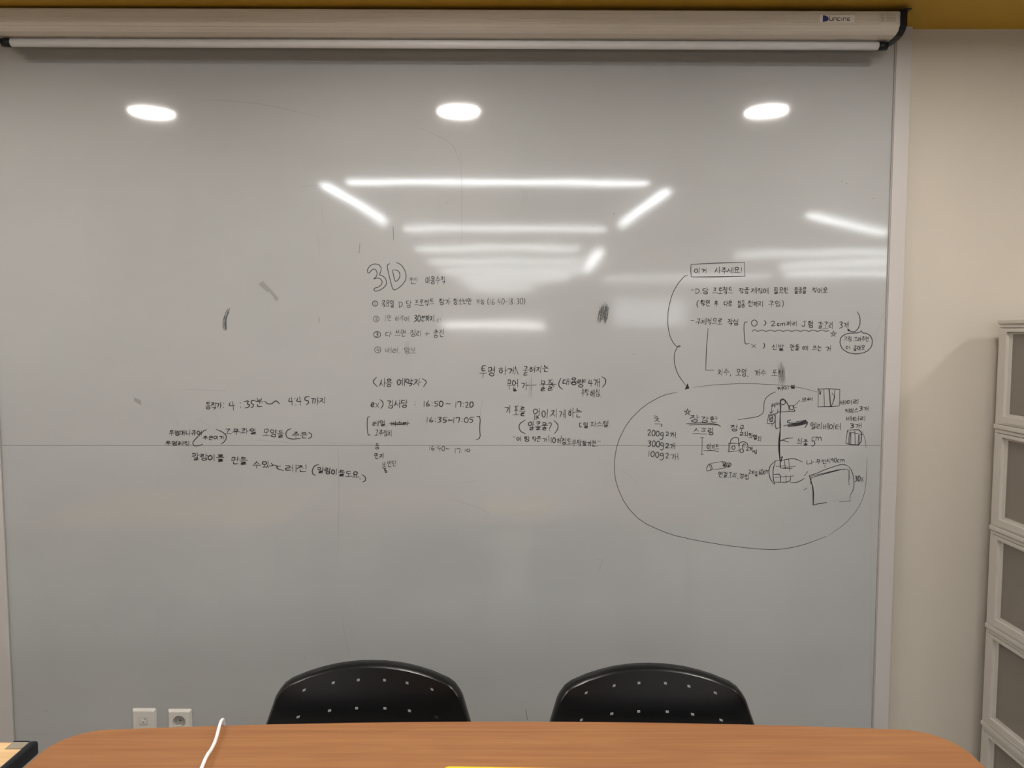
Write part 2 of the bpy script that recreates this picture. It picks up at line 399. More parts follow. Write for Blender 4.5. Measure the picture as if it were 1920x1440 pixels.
G = {
 '0': [circ(.5,.5,.45,.5)], '1': [[(.5,0),(.5,1)]], '2': [[(.05,.2),(.4,0),(.8,.12),(.75,.45),(.1,.95),(1,.92)]],
 '3': [[(.1,.08),(.75,.02),(.85,.25),(.35,.45),(.85,.55),(.85,.85),(.1,1)]], '4': [[(.35,0),(.08,.6),(1,.55)],[(.7,.2),(.68,1)]],
 '5': [[(.2,.05),(.15,.45),(.7,.42),(.9,.7),(.6,.98),(.1,.95)],[(.2,.05),(.95,.0)]], '6': [[(.6,0),(.15,.45),(.1,.85),(.5,1),(.9,.8),(.7,.55),(.2,.65)]],
 '7': [[(.05,.25),(.08,.05),(.9,.05),(.85,.4),(.75,1)]], '8': [[(.8,.15),(.4,0),(.2,.22),(.8,.7),(.6,1),(.2,.9),(.25,.6),(.8,.15)]],
 '9': [[(.85,.2),(.4,0),(.1,.3),(.5,.5),(.85,.2),(.8,1)]],
 ':': [[(.45,.25),(.5,.3)],[(.45,.8),(.5,.85)]], '.': [[(.4,.97),(.5,1)]], ',': [[(.5,.9),(.35,1.15)]],
 '(': [[(.7,-.05),(.3,.3),(.3,.75),(.7,1.1)]], ')': [[(.3,-.05),(.7,.3),(.7,.75),(.3,1.1)]],
 '-': [[(.1,.5),(.9,.47)]], '~': [[(.0,.6),(.3,.4),(.65,.6),(1,.42)]], '+': [[(.5,.1),(.5,.95)],[(0,.55),(1,.5)]], '=': [[(0,.3),(1,.28)],[(0,.65),(1,.6)]],
 'c': [[(.85,.4),(.4,.35),(.1,.7),(.4,1),(.9,.92)]], 'm': [[(.05,.35),(.05,1)],[(.05,.55),(.3,.35),(.45,.5),(.48,1)],[(.48,.55),(.75,.35),(.92,.5),(.98,1)]],
 'g': [circ(.45,.5,.38,.28),[(.83,.4),(.9,1.2),(.5,1.5),(.05,1.35)]], 'e': [[(.1,.65),(.8,.6),(.7,.35),(.35,.3),(.08,.65),(.3,1),(.9,.95)]],
 'x': [[(.05,.3),(.95,1)],[(.9,.25),(.1,1)]], 'D': [[(.1,.02),(.15,1)],[(.0,.05),(.6,.05),(.95,.4),(.75,.85),(.15,1)]], 'J': [[(.2,.05),(.9,.05)],[(.6,.05),(.6,.9),(.3,1),(.0,.8)]],
 '?': [[(.05,.2),(.5,0),(.9,.2),(.5,.55),(.4,.8)],[(.38,1),(.42,1.03)]], '!': [[(.5,0),(.48,.7)],[(.48,.95),(.52,1)]], '"': [[(.2,0),(.25,.3)],[(.65,0),(.7,.3)]],
}
WID = {'1': .35, ':': .4, '.': .3, ',': .35, '(': .4, ')': .4, ' ': .5, '!': .4, 'm': 1.3, '-': .6, '"': .5}
def jit(a): return (rng.random() - .5) * 2 * a
def write(ink, crop, text, x0, y0, x1, y1, dy=0, w=1.7, slant=.05):
    """handwrite text into a surveyed box (x0,y0)-(x1,y1) of a close-up (origin, scale); dy = drop of the right end"""
    ox, oy, sc = crop
    ws = [WID.get(c, .72 if c in G else 1) for c in text]; tot = sum(ws) + .12 * (len(text) - 1); x = 0
    for c, cw in zip(text, ws):
        a = x0 + (x1 - x0) * x / tot; b = x0 + (x1 - x0) * (x + cw) / tot; sh = dy * x / tot
        x += cw + .12
        if c == ' ': continue
        S = G[c] if c in G else hangul(c)
        h = y1 - y0; vy = jit(.04) * h; hs = 1 + jit(.06)
        for s in S:
            q = []
            jx, jy = jit(.04) * (b - a), jit(.04) * h
            for (u, v) in s:
                X = a + (b - a) * (u + jit(.05)) + jx + slant * (1 - v) * h; Y = y0 + sh + vy + h * (.5 + (v - .5) * hs + jit(.045)) + jy
                q.append((ox + X / sc, oy + Y / sc))
            ink.line(q, w * (1 + jit(.12)))
def draw(ink, crop, strokes, w=1.7, smooth=1):
    ox, oy, sc = crop
    for s in strokes: ink.line([(ox + x / sc, oy + y / sc) for x, y in s], w, smooth)
def ring(cx, cy, r, ry=None): return [(cx + r * math.cos(a), cy + (ry or r) * math.sin(a)) for a in [R(-90 + 33 * k) for k in range(12)]]
def star(cx, cy, r):
    p = [(cx + r * math.sin(R(144 * k)), cy - r * math.cos(R(144 * k))) for k in range(6)]
    return [[p[i], p[i+1]] for i in range(5)]
CA = (300, 720, 4.8); CB = (680, 480, 6.0); CC = (680, 680, 6.857); CD = (880, 670, 6.857)
CE = (1280, 480, 5.0526); CF = (1200, 700, 7.2); CG = (1420, 700, 5.5375); CH = (1130, 500, 2.5717); PX = (0, 0, 1)

def clusters(strokes, gap):
    """group strokes whose boxes lie within gap of each other"""
    bb = [(min(p[0] for p in s), min(p[1] for p in s), max(p[0] for p in s), max(p[1] for p in s)) for s in strokes]
    par = list(range(len(strokes)))
    def f(i):
        while par[i] != i: i = par[i]
        return i
    for i in range(len(bb)):
        for j in range(i):
            a, b = bb[i], bb[j]
            if a[0] - gap <= b[2] and b[0] - gap <= a[2] and a[1] - gap <= b[3] and b[1] - gap <= a[3]: par[f(i)] = f(j)
    out = {}
    for i, s in enumerate(strokes): out.setdefault(f(i), []).append(s)
    return list(out.values())
def note(crop, mat, label, texts=(), lines=(), w=1.7, name='handwriting', lw=None):
    """each word is a part of its own; loose strokes are grouped where they touch"""
    first = True
    for t in texts:
        k = Ink(); write(k, crop, *t[:5], dy=t[5] if len(t) > 5 else 0, w=w)
        k.done('handwriting', M[mat], label if first and name == 'handwriting' else None)
        first = False
    if lines:
        g = clusters(lines, 0 if name in ('scratch', 'speck') else 7 * crop[2])
        for i, c in enumerate(g):
            k = Ink(); draw(k, crop, c, lw or w)
            k.done('pen_mark' if name == 'handwriting' else name, M[mat], label if i == 0 and (name != 'handwriting' or first) else None)

# --- left block
note(CA, 'ink', 'handwritten line with the times 4:35 and 4:45', [
  ('동',408,165,455,230),('작',460,165,505,225),('가',507,165,552,215),('분',860,132,925,212),('까',1362,118,1430,185),('지',1435,118,1495,178)],
  [[(572,172),(574,175)],[(570,208),(573,211)],[(632,165),(620,198),(672,192)],[(655,160),(662,235)],[(722,168),(724,171)],[(724,206),(727,209)],
   [(757,158),(800,150),(782,180),(812,188),(792,212),(765,215)],[(858,148),(822,150),(820,176),(842,185),(838,206),(818,211)],
   [(943,155),(970,180),(1005,180),(1035,152),(1055,155),(1075,178)],[(1165,128),(1157,158),(1192,155)],[(1183,122),(1190,190)],
   [(1212,130),(1214,133)],[(1222,188),(1225,190)],[(1240,125),(1228,158),(1270,155)],[(1258,115),(1262,190)],
   [(1345,112),(1303,118),(1305,148),(1335,150),(1338,170),(1318,188)]], w=2.0)
note(CA, 'ink', 'handwritten line with a bracketed side note', [
  ('투명매니큐어',82,418,375,462),('주은이가',385,468,578,503,-6),('투명레진',48,514,268,550),
  ('고무과일',575,402,870,450),('모양들',925,405,1115,470,15),('주은',1192,430,1325,482,10)],
  [[(420,412),(395,420),(345,470),(300,515),(295,540),(310,558),(345,555),(385,543)],[(505,408),(560,430),(595,460),(598,490),(580,520),(550,540)],
   [(1180,402),(1145,415),(1130,450),(1145,485),(1190,497),(1265,490)],[(1335,435),(1365,450),(1362,480),(1335,492)]], w=1.8)
note(CA, 'ink', 'handwritten line sloping down to the right', [
  ('말랑이를',285,620,575,682,22),('만들',640,655,785,718,8),('수있',835,692,985,752,8),('레진',1125,725,1330,790,5),
  ('말랑이들도요.',1418,745,1810,800,58)],
  [[(1000,712),(1020,735),(985,738)],[(1018,728),(1060,738),(1048,760),(1112,778)],[(1050,745),(1085,738)],
   [(1430,725),(1390,735),(1368,780),(1375,812),(1400,822)],[(1820,815),(1850,840),(1850,870),(1825,882)]], w=2.0)
# --- 3D pen rules
note(CB, 'ink2', 'large outlined 3D letters', (), [
  [(60,192),(50,160),(80,110),(130,88),(180,95),(210,130),(205,175),(185,215),(220,220),(255,250),(272,300),(255,340),(220,370),(170,395),(130,395),(128,362),(170,355),(210,325),(222,290),(205,260),(165,245),(120,262),(155,230),(165,195),(150,155),(120,145),(95,165),(75,192),(58,190)],
  [(305,85),(272,105),(290,190),(315,290),(342,388),(400,365),(450,320),(485,270),(490,210),(470,150),(430,95),(375,72)],
  [(335,158),(345,210),(365,292),(400,270),(420,230),(415,185),(385,158),(335,158)]], w=1.5, name='lettering')
note(CB, 'ink2', None, [('펜',525,235,612,312),('이용수칙',705,228,928,312)], w=1.5)
note(CB, 'ink2', 'first numbered rule', [('목요일',210,498,352,575),('D.',403,515,478,578),('담',485,505,545,580),('프로젝트',580,497,800,565,-15),('참가',858,478,982,548),
  ('청소년만',1018,478,1225,545)], [ring(140,535,30),[(138,515),(140,558)]], w=1.5)
note(CB, 'ink2', None, [('가능',1275,485,1368,540),('(16:40-18:30)',1400,480,1830,548,-5)], w=1.2)
note(CB, 'ink3', 'second numbered rule', [('2',138,690,168,725),('1인',245,665,325,735),('하루에',362,672,522,738)], [ring(152,708,34)], w=1.3)
note(CB, 'ink', None, [('30분까지',578,665,805,738)], w=1.7)
note(CB, 'smear', None, (), [[(810,735),(880,705)],[(830,700),(860,745)],[(850,700),(835,748)],[(870,695),(885,735)]], w=1.2)
note(CB, 'ink2', 'third numbered rule', [('3',143,860,180,905),('다',250,845,325,905),('쓰면',362,830,485,908),('정리',532,832,665,905),('+',695,850,750,905),('충전',792,830,915,915)],
  [ring(163,883,40,36)], w=1.4)
note(CB, 'ink3', 'fourth numbered rule', [('4',148,1030,195,1085),('배려.',255,1028,425,1092),('양보',465,1030,598,1095)], [ring(170,1055,36)], w=1.4)
# --- reservations
note(CC, 'ink', 'heading in angle brackets', [('사용',215,205,375,305),('예약자',445,205,745,300)], [[(178,188),(125,245),(190,312)],[(765,205),(828,242),(782,312)]], w=1.9)
note(CC, 'ink', None, [('ex',102,490,210,575),('김사당',315,480,575,578),(':',655,490,690,555),('16:50',775,495,1035,565),('~',1068,500,1132,550),('17:20',1185,500,1422,572)],
  [[(222,475),(258,500),(265,545),(235,590)]], w=1.9)
note(CC, 'ink2', None, [('레일.',125,745,325,815),('버스터',362,755,585,812)], [[(345,785),(470,790),(605,778)],[(360,775),(560,770)],[(380,800),(570,795)],[(90,693),(62,700),(56,800),(66,930),(100,930)],
  [(1465,690),(1512,692),(1505,850),(1512,970),(1455,992)]], w=1.7)
note(CC, 'ink', None, [('16:35~17:05',815,702,1425,768)], w=1.9)
note(CC, 'ink2', None, [('고추참치',150,860,375,940,10)], w=1.6)
note(CC, 'ink', None, [('둥',158,1038,212,1115),('민지',148,1165,275,1232)], [[(260,1285),(262,1330)],[(282,1280),(284,1330)],[(262,1308),(284,1306)],[(250,1345),(300,1335)],[(265,1360),(300,1360),(275,1380),(300,1385)],ring(300,1400,12)], w=1.7)
note(CC, 'ink2', None, [('번던',315,1262,430,1342,-12),('16:40~',850,1068,1110,1128,10),('17:',1178,1100,1290,1165),('10',1305,1110,1382,1142)], w=1.4)
# --- clear resin block
note(CD, 'ink', None, [('투',135,108,215,262),('명',235,118,330,240),('하게',380,125,595,218),('굳',685,112,755,238),('혀지는',775,108,1015,195,-12)], [[(590,115),(628,220)]], w=1.9)
note(CD, 'ink', None, [('무',480,282,545,410),('언',545,292,625,435),('가',655,312,750,412),('물풀',902,292,1075,425),('대용',1197,268,1382,355),('량',1385,278,1470,380),('4',1518,285,1585,380),('개',1592,270,1680,378)],
  [[(800,290),(795,430)],[(750,362),(860,355)],[(1115,345),(1050,347)],[(1080,325),(1050,347),(1090,375)],[(1178,270),(1150,320),(1150,375),(1200,410)],
   [(1455,292),(1502,290)],[(1450,318),(1495,315)],[(1705,250),(1755,280),(1750,340),(1710,385)],[(585,400),(575,435),(605,430),(590,410)],[(590,395),(583,436)]], w=1.9)
note(CD, 'ink2', None, [('부탁',1435,408,1532,498),('해심.',1555,408,1700,505)], w=1.5)
note(CD, 'ink', None, [('기',452,628,540,718),('포를',562,628,715,750,8),('없',815,655,910,795),('어',930,668,1010,785),('지게',1045,668,1240,778),('하는',1270,655,1440,768)], w=1.9)
note(CD, 'ink', None, [('알콜물?',755,828,1065,938)], [[(718,805),(650,850),(635,900),(660,955),(718,980)],[(1085,810),(1140,860),(1140,920),(1095,980)]], w=1.8)
note(CD, 'ink', None, [('일',1465,838,1530,905),('파스텔.',1560,822,1815,895)], [[(1440,842),(1415,848),(1418,900),(1450,892)]], w=1.6)
note(CD, 'ink', 'small slanting handwritten remark in quotation marks', [('"',560,1020,600,1060),('어',610,1022,665,1080),('항',702,1012,770,1080),('작은',805,1020,915,1085),('거',940,1032,1000,1090),
  ('10개',1040,1035,1175,1100,10),('정도부탁',1185,1035,1440,1115,35),('할거면.',1450,1068,1650,1140,5),('"',1650,1075,1690,1120)], [[(1020,1000),(1028,1078)],[(1180,1012),(1190,1040)]], w=1.6)
# --- shopping notice
note(CE, 'ink2', 'boxed heading ending in an exclamation mark', [('이거',110,115,230,162),('사주세요!',305,108,565,162)], [[(80,80),(75,130),(82,198)],[(82,198),(300,198),(590,192)],[(590,192),(585,60)],[(585,60),(340,66),(80,80)]], w=1.7)
note(CE, 'ink2', None, [('-',72,305,106,345),('D.담',120,305,240,358),('프로젝트',282,297,470,362),('작품',530,300,628,355),('제작에',650,303,812,355),('필요한',862,298,998,356),('물품을',1055,295,1168,355),('적어요',1225,300,1370,350)], w=1.6)
note(CE, 'ink2', None, [('(',125,418,152,480),('확인',165,420,262,475),('후',295,425,335,480),('다음',390,425,465,475),('활동',518,420,588,485),('전까지',618,425,762,480),('구입)',808,425,958,480)], w=1.6)
note(CE, 'ink2', None, [('-',75,590,110,630),('구체적으로',125,592,375,650),('작성',425,595,525,655)], [[(612,625),(583,628),(580,700),(588,800),(592,836),(632,828)],ring(678,635,28,30),
  [(240,685),(224,900),(218,1082)],[(218,1082),(295,1082)]], w=1.6)
note(CE, 'ink', None, [(')',760,612,795,655),('2',832,618,880,665),('cm',890,622,970,662),('짜리',985,616,1085,662),('J',1130,616,1172,668),('형',1185,614,1235,682),('갈고리',1280,622,1425,688),('3개',1480,625,1575,682)], w=1.6)
note(CE, 'ink2', 'wavy underline ending in a small star', (), [[(658,718),(672,698),(690,700)] + [(690 + 20*k, 708 + 7*math.sin(k*1.55) ) for k in range(1, 36)]] + star(1428,738,30), w=1.4, name='underline')
note(CE, 'ink', None, [(')',755,828,785,872),('신발',845,838,955,892),('만들',1015,838,1103,892),('때',1135,848,1188,890),('쓰는',1230,845,1312,898),('거',1350,850,1405,905)], [[(650,835),(692,868)],[(690,838),(655,870)]], w=1.6)
note(CE, 'ink2', None, [('치수,',330,1068,462,1132),('모양,',505,1072,625,1138),('개수',680,1075,790,1135),('포함',840,1078,955,1142)], w=1.6)
bub = Ink()
draw(bub, CE, [[(1690,708),(1672,728),(1560,732),(1500,765),(1487,820),(1510,880),(1570,918),(1650,930),(1740,910),(1790,860),(1798,800),(1780,755),(1740,732),(1705,730),(1690,708)],
  [(1655,528),(1680,580),(1680,650),(1655,700),(1620,722),(1580,710)]], 1.7)
bub.fill([(1280 + 1560/5.0526, 480 + 685/5.0526), (1280 + 1592/5.0526, 480 + 706/5.0526), (1280 + 1564/5.0526, 480 + 714/5.0526)])
for t in (('그럼',1525,765,1600,806),('그려주면',1620,765,1762,808),('더',1545,848,1585,884),('좋아요',1615,848,1727,896)): write(bub, CE, *t, w=1.4)
bub.done('speech_bubble_drawing', M['ink'], 'drawn speech bubble with two short lines of writing')
arr = Ink()
draw(arr, CH, [[(410,42),(395,45),(365,78),(335,130),(315,210),(313,280),(325,340),(345,375),(362,388),(375,385),(370,378),(358,390),(345,420),(345,465),(362,520),(400,572)]], 1.4, 2)
arr.fill([(1200 + 640/7.2, 700 + 133/7.2), (1200 + 604/7.2, 700 + 221/7.2), (1200 + 667/7.2, 700 + 203/7.2)])
arr.done('arrow_drawing', M['ink'], 'long curling drawn arrow pointing down at the oval')
note(CH, 'ink2', 'large drawn oval around the shopping sketches', (), [[(360,605),(290,620),(200,670),(120,750),(70,850),(53,960),(65,1050),(110,1150),(185,1230),(320,1290),(450,1320),(600,1345),(750,1362),(850,1365),(960,1345),(1080,1300)]], w=1.25, name='oval_drawing')
note(CH, 'ink3', None, (), [[(1090,1296),(1170,1240),(1230,1170),(1262,1100),(1272,1020),(1275,920)],[(437,582),(550,568),(700,563),(850,570),(950,582),(1038,605)],[(1250,790),(1265,830),(1270,872)]], w=1.1, name='oval_drawing')
# --- inside the oval
note(CF, 'ink2', 'handwritten list of three weights in grams', [('200g',98,765,320,840,18),('2',338,790,392,845),('개',402,792,482,862),('300g',102,905,322,990,18),('2',335,945,392,1008),('개',405,940,476,1022),
  ('100g',105,1050,322,1125,18),('2',340,1075,392,1142),('개',405,1082,522,1170)],
  [[(195,575),(235,580)],[(190,603),(252,605),(228,632),(200,648)],[(228,630),(262,655)],[(205,682),(290,685)],[(288,686),(298,700),(285,722)],[(475,855),(483,868)]], w=1.8)
note(CF, 'ink', 'starred and double underlined words', [('장',665,565,790,662),('강한',815,578,1050,662)], star(640,522,46) + [[(625,682),(850,665),(1050,690),(1090,720)],[(665,698),(860,690),(1060,700)]], w=1.7)
note(CF, 'ink', None, [('스프링',710,738,1000,830,5),('이기드',905,950,1062,1025,10)], [[(815,865),(860,868)],[(840,868),(834,1095)],[(822,1090),(855,1095)],[(860,1045),(960,1040),(1060,1055)]], w=1.7)
note(CF, 'ink', 'drawn padlock with a key beside it', [('장',1218,690,1320,775),('물',1335,705,1400,835),('쇠와열쇠',1405,785,1640,850,85),('2개',1430,990,1520,1045),('씩',1520,1035,1582,1090)],
  [[(1190,948),(1215,942),(1340,945)],[(1215,942),(1212,1055)],[(1200,950),(1190,1060)],[(1190,1060),(1335,1045)],[(1335,1045),(1342,945)],[(1215,945),(1230,890),(1280,860),(1325,870),(1335,910),(1330,978)],
   ring(1262,1002,22,26),ring(1372,1045,26),[(1377,1020),(1392,950),(1425,960)],[(1385,985),(1412,988)],[(1340,945),(1370,925),(1415,925),(1450,950),(1458,985)]], w=1.6, name='padlock_drawing')
note(CF, 'ink', 'drawn torch lying on its side', [('연결고리,',1055,1328,1335,1400,15),('경첩',1340,1352,1470,1418,20)],
  [[(905,1320),(900,1270),(925,1230),(955,1222),(980,1300),(905,1320)],[(935,1225),(955,1310)],[(955,1215),(1120,1190)],[(980,1300),(1140,1280)],[(1095,1190),(1160,1200),(1165,1260),(1140,1280)],
   [(1170,1210),(1225,1210),(1230,1250),(1180,1270),(1165,1230)],[(1110,1200),(1150,1260),(1120,1250),(1160,1215),(1110,1245)],[(1180,1220),(1210,1260),(1185,1255),(1215,1225)],[(1130,1195),(1135,1270)],[(1145,1195),(1150,1275)]], w=1.5, name='torch_drawing')
note(CF, 'ink2', None, [('2개들',1465,1300,1590,1360,35),('60cm',1605,1300,1742,1372,-25)], w=1.4)
note(CF, 'ink2', 'drawn winding cable line', (), [[(1325,625),(1450,608),(1590,585),(1650,550),(1672,500),(1672,400),(1700,330),(1760,280),(1832,250)]], w=1.4, name='cable_drawing')
note(CG, 'ink', None, [('케이블',205,140,395,178,-28),('레버',145,312,235,350,-30),('모터',455,255,575,292,-8)], [], w=1.5)
note(CG, 'ink', 'drawn lift with pulley, motor and hanging basket', (), [
  ring(265,300,26),[(240,305),(238,275),(265,262),(295,285),(330,352)],[(300,290),(335,350)],ring(355,355,24),[(370,350),(440,280)],[(372,352),(410,355)],[(370,345),(376,330)],
  [(205,402),(390,394),(385,372)],[(210,370),(212,402)],[(325,350),(328,392)],[(150,350),(142,415)],[(128,400),(142,418),(165,385)],
  [(115,430),(103,522)],[(103,522),(182,520),(187,425),(115,430)],[(122,440),(160,435),(160,500),(128,500),(122,440)],[(125,450),(158,460),(128,475),(158,490)],[(150,522),(152,548)],
  [(165,425),(205,415),(210,400)],[(187,430),(185,580),(235,560)],[(370,670),(300,675),(235,705)],[(235,705),(255,690),(325,716)],
  [(245,905),(330,888),(390,885),(470,920)],[(175,912),(250,900)],[(187,910),(162,1000),(165,1100),(180,1150)],[(175,920),(130,960),(117,1030),(135,1100),(175,1150)],
  [(178,1130),(340,1130),(346,1068)],[(178,1080),(380,1065)],[(172,1050),(240,1045),(240,1130)],[(295,1055),(300,1125)],[(195,965),(300,960)],[(270,980),(395,965)],[(280,895),(290,990)],[(325,890),(335,1015)],[(245,985),(360,990)],
  [(340,1135),(400,1135),(450,1115),(490,1090)],[(488,1065),(523,1020)],[(485,1210),(515,1190)]], w=1.6, name='lift_drawing')
note(CG, 'ink', None, (), [[(238,312),(236,480),(240,560),(222,700),(222,780),(232,900)],[(245,330),(232,500),(238,600),(230,780),(240,980)],[(232,770),(236,975)],[(235,880),(262,862),(245,920)],[(240,905),(262,866)],[(205,402),(390,394)]], w=2.0, name='lift_drawing')
note(CG, 'ink', None, [('엘리베이터',552,512,868,580,8),('쇠줄',412,678,525,740,20),('5',555,662,600,765),('m',605,635,665,700),('배터리',855,278,1055,325,-12),('케이스',908,362,1048,412),('3개',1055,342,1155,385),('배터리',922,445,1130,495),('3개',960,520,1080,568)], w=1.6)
note(CG, 'ink2', 'scribbled out word', (), [[(345,485),(312,492),(318,515),(400,520),(500,500)],[(275,545),(300,538)],[(312,535),(420,525),(515,500)],[(312,545),(430,530),(522,508)],[(320,555),(440,538),(520,518)],[(320,540),(505,490)],[(400,505),(500,485)],[(500,490),(522,520),(495,562)]], w=2.2, name='scribble')
note(CG, 'ink', 'drawn battery pack with upright cells', (), [[(632,155),(630,348)],[(630,348),(760,345),(850,340)],[(850,340),(857,168)],[(857,168),(740,160),(625,165)],[(690,165),(695,345)],[(740,160),(757,340)],[(748,162),(765,350)],[(805,170),(800,260),(765,350)],[(640,170),(652,230),(660,175)],[(775,205),(805,250)]], w=1.6, name='battery_drawing')
note(CG, 'ink', 'small drawn battery case with bars', (), [[(935,590),(918,725)],[(918,725),(955,738),(1075,745),(1085,583),(935,590)],[(930,605),(1097,636)],[(955,620),(945,730)],[(965,620),(955,735)],[(972,620),(968,738)],[(1012,600),(1015,740)],[(1050,640),(1045,740)],[(1062,640),(1055,742)]], w=1.8, name='battery_drawing')
note(CG, 'ink', 'drawn wooden board with measured sides', [('무판',605,895,720,942),('시90cm',725,880,905,928,-5)], [[(515,905),(512,950),(590,918)],[(562,900),(565,945)],
  [(535,1060),(600,1045),(700,1000),(850,950),(900,945),(945,965)],[(545,1072),(700,1035),(850,998),(945,995)],[(560,1085),(720,1038),(900,992)],[(700,955),(705,985)],
  [(950,970),(985,1020),(1005,1120),(1000,1200),(965,1265)],[(945,1005),(952,1160)],[(955,1010),(958,1100)],[(962,1270),(962,1325)],[(850,1332),(962,1325)]], w=1.4, name='board_drawing')
note(CG, 'ink', None, [('30x',1010,1062,1100,1122)], [[(538,1062),(555,1110),(578,1200),(578,1368)],[(545,1072),(585,1215),(582,1360)],[(578,1368),(640,1352),(720,1342)],[(560,1085),(550,1150)]], w=1.9, name='board_drawing')

# --- old marks, scratches and wiped patches
note(PX, 'faint', None, (), [[(634,840),(636,930),(633,1050)],[(640,1150),(650,1210),(656,1232)],[(864,285),(866,370),(865,460)],[(603,385),(606,418)],[(725,385),(727,410)],
  [(675,455),(672,480)],[(1655,590),(1640,640)],[(480,825),(560,831)],[(620,830),(700,833)],[(865,905),(895,902)],[(845,935),(920,960),(905,975)],
  [(1632,900),(1634,1360)],[(1648,1010),(1662,1040),(1655,1080)],[(905,748),(900,775),(902,800)],[(378,190),(420,188),(500,196),(600,220)],[(860,300),(850,270),(790,240)],[(1165,880),(1195,905)],
  [(370,785),(398,802)],[(350,730),(425,733)],[(565,350),(605,347)],[(595,440),(600,480)],[(980,355),(979,382)],[(984,355),(983,380)],[(988,357),(988,376)],
  [(1115,1048),(1132,1050),(1120,1075)],[(1122,1062),(1130,1072)],[(330,785),(335,800)],[(1560,940),(1600,930)]], w=.9, name='scratch')
note(PX, 'ink3', None, (), [[(737,425),(738,450)],[(986,1330),(989,1350)],[(598,595),(598,605)],[(675,458),(673,474)],[(1578,340),(1579,341)],[(1587,343),(1588,344)],[(1637,372),(1638,373)],
  [(1188,664),(1189,665)],[(572,1233),(573,1234)],[(86,1332),(88,1333)],[(1112,424),(1113,425)],[(836,380),(837,381)],[(1600,1120),(1601,1121)],[(1150,400),(1152,402)]], w=1.5, name='speck')
sm = Ink()
for i in range(13):
    a = rng.uniform(-1, 1); sm.line([(424 + a*3 + 4, 580 + rng.random()*6), (421 + a*3, 600 + jit(5)), (422 + a*4, 622 - rng.random()*8)], .8)
sm.line([(431, 578), (424, 584), (420, 600)], 1.5)
sm.done('eraser_mark', M['ink3'], 'dark vertical rubbed marker streak')
sm = Ink()
for i in range(40):
    x = 1121 + 18 * rng.random(); y = 568 + 8 * rng.random() + abs(x - 1130) * .4; sm.line([(x + 3, y + jit(5)), (x + jit(3), y + 12), (x + 1 + jit(3), y + 18), (x - 2, y + 22 + 9 * rng.random())], .8)
sm.done('eraser_mark', M['ink3'], 'oval scribble of fine slanting grey strokes')
sm = Ink()
for i in range(30):
    x = 1465 + rng.gauss(0, 3.0); y = 678 + 16 * rng.random(); sm.line([(x, y), (x + jit(1.5), y + 14), (x + jit(2), y + 24 + 10 * rng.random())], .8)
sm.done('eraser_mark', M['smear'], 'grey finger smear over the last written word')
sm = Ink()
for i in range(10):
    x = 990 + 10 * rng.random(); sm.line([(x, 700 + 20 * rng.random()), (x, 735 + 15 * rng.random())], .6)
sm.done('eraser_mark', M['faint'])
sm = Ink()
for i in range(8):
    x = 765 + jit(6); sm.line([(x, 638 + 8 * rng.random()), (x, 660 + 10 * rng.random())], .7)
sm.done('eraser_mark', M['faint'])
tp = Ink(); tp.fill([(484,533),(493,527),(511,546),(505,548),(500,547)]); tp.fill([(505,548),(511,546),(523,560),(517,566),(512,556)]); tp.done('tape_scrap', M['tape'], 'torn slanting scrap of grey tape')
tp = Ink(); tp.fill([(251,745),(264,751),(265,760),(251,752)]); tp.done('tape_scrap', M['tape'], 'tiny grey tape scrap left of the notes')

# ---------------------------------------------------------------- projection screen
YC = 2.39
scr = thing('projector_screen', 'cream projection screen casing under the ceiling with white bottom bar rolled up', 'projection screen', (-.208, 2.46, 2.575))
scr.rotation_euler = (0, R(.22), 0)
def sc_obj(name, bm, mat, parent=scr, smooth=False):
    bmesh.ops.translate(bm, verts=bm.verts, vec=(.208, -2.46, -2.575)); return obj(name, bm, mat, parent, smooth)
prof = [(YC + .012, 2.5695), (YC + .002, 2.566), (YC, 2.562)]
for z in (2.556, 2.5400, 2.5335, 2.5275):                    # fine ribs along the front
    prof += [(YC, z + .0012), (YC - .0016, z + .0006), (YC - .0016, z - .0006), (YC, z - .0012)]
prof += [(YC, 2.524), (YC + .007, 2.516), (YC + .0055, 2.5145), (YC + .009, 2.511), (YC + .022, 2.5045), (YC + .045, 2.5005), (YC + .085, 2.5005), (YC + .13, 2.505), (YC + .145, 2.52), (YC + .145, 2.5695)]
sc_obj('casing', prism_x(bmesh.new(), prof, -1.592, 1.172), M['casing'])
cp = [(YC - .003, 2.571), (YC - .004, 2.524), (YC + .005, 2.512), (YC + .022, 2.5015), (YC + .045, 2.4975), (YC + .085, 2.4975), (YC + .13, 2.502), (YC + .148, 2.52), (YC + .148, 2.571)]
for a, b in ((1.172, 1.192), (-1.612, -1.592)):
    sc_obj('end_cap', prism_x(bmesh.new(), cp, a, b), M['black'])
sc_obj('mounting_bracket', new_box(1.186, YC - .002, 2.5712, 1.206, YC + .12, 2.5745), M['metal'])
bar = bmesh.new(); tube(bar, [(-1.553, 2.452, 2.4855), (1.136, 2.452, 2.4855)], .0125, 20)
sc_obj('bottom_bar', bar, M['bar'], smooth=True)
for a, b in ((1.136, 1.164), (-1.581, -1.553)):
    bar = bmesh.new(); tube(bar, [(a, 2.452, 2.4855), (b, 2.452, 2.4855)], .0132, 20); sc_obj('bar_cap', bar, M['black'], smooth=True)
# maker's plate and data label on the casing front
def FC(px, py):
    u = (720 - py) / 1440; r = (px - 960) / 1440
    dz = u * math.cos(PITCH) - math.sin(PITCH); dy = math.cos(PITCH) + u * math.sin(PITCH)
    y = YC - .003
    return r / dy * y, CAM_Z + dz / dy * y - .0
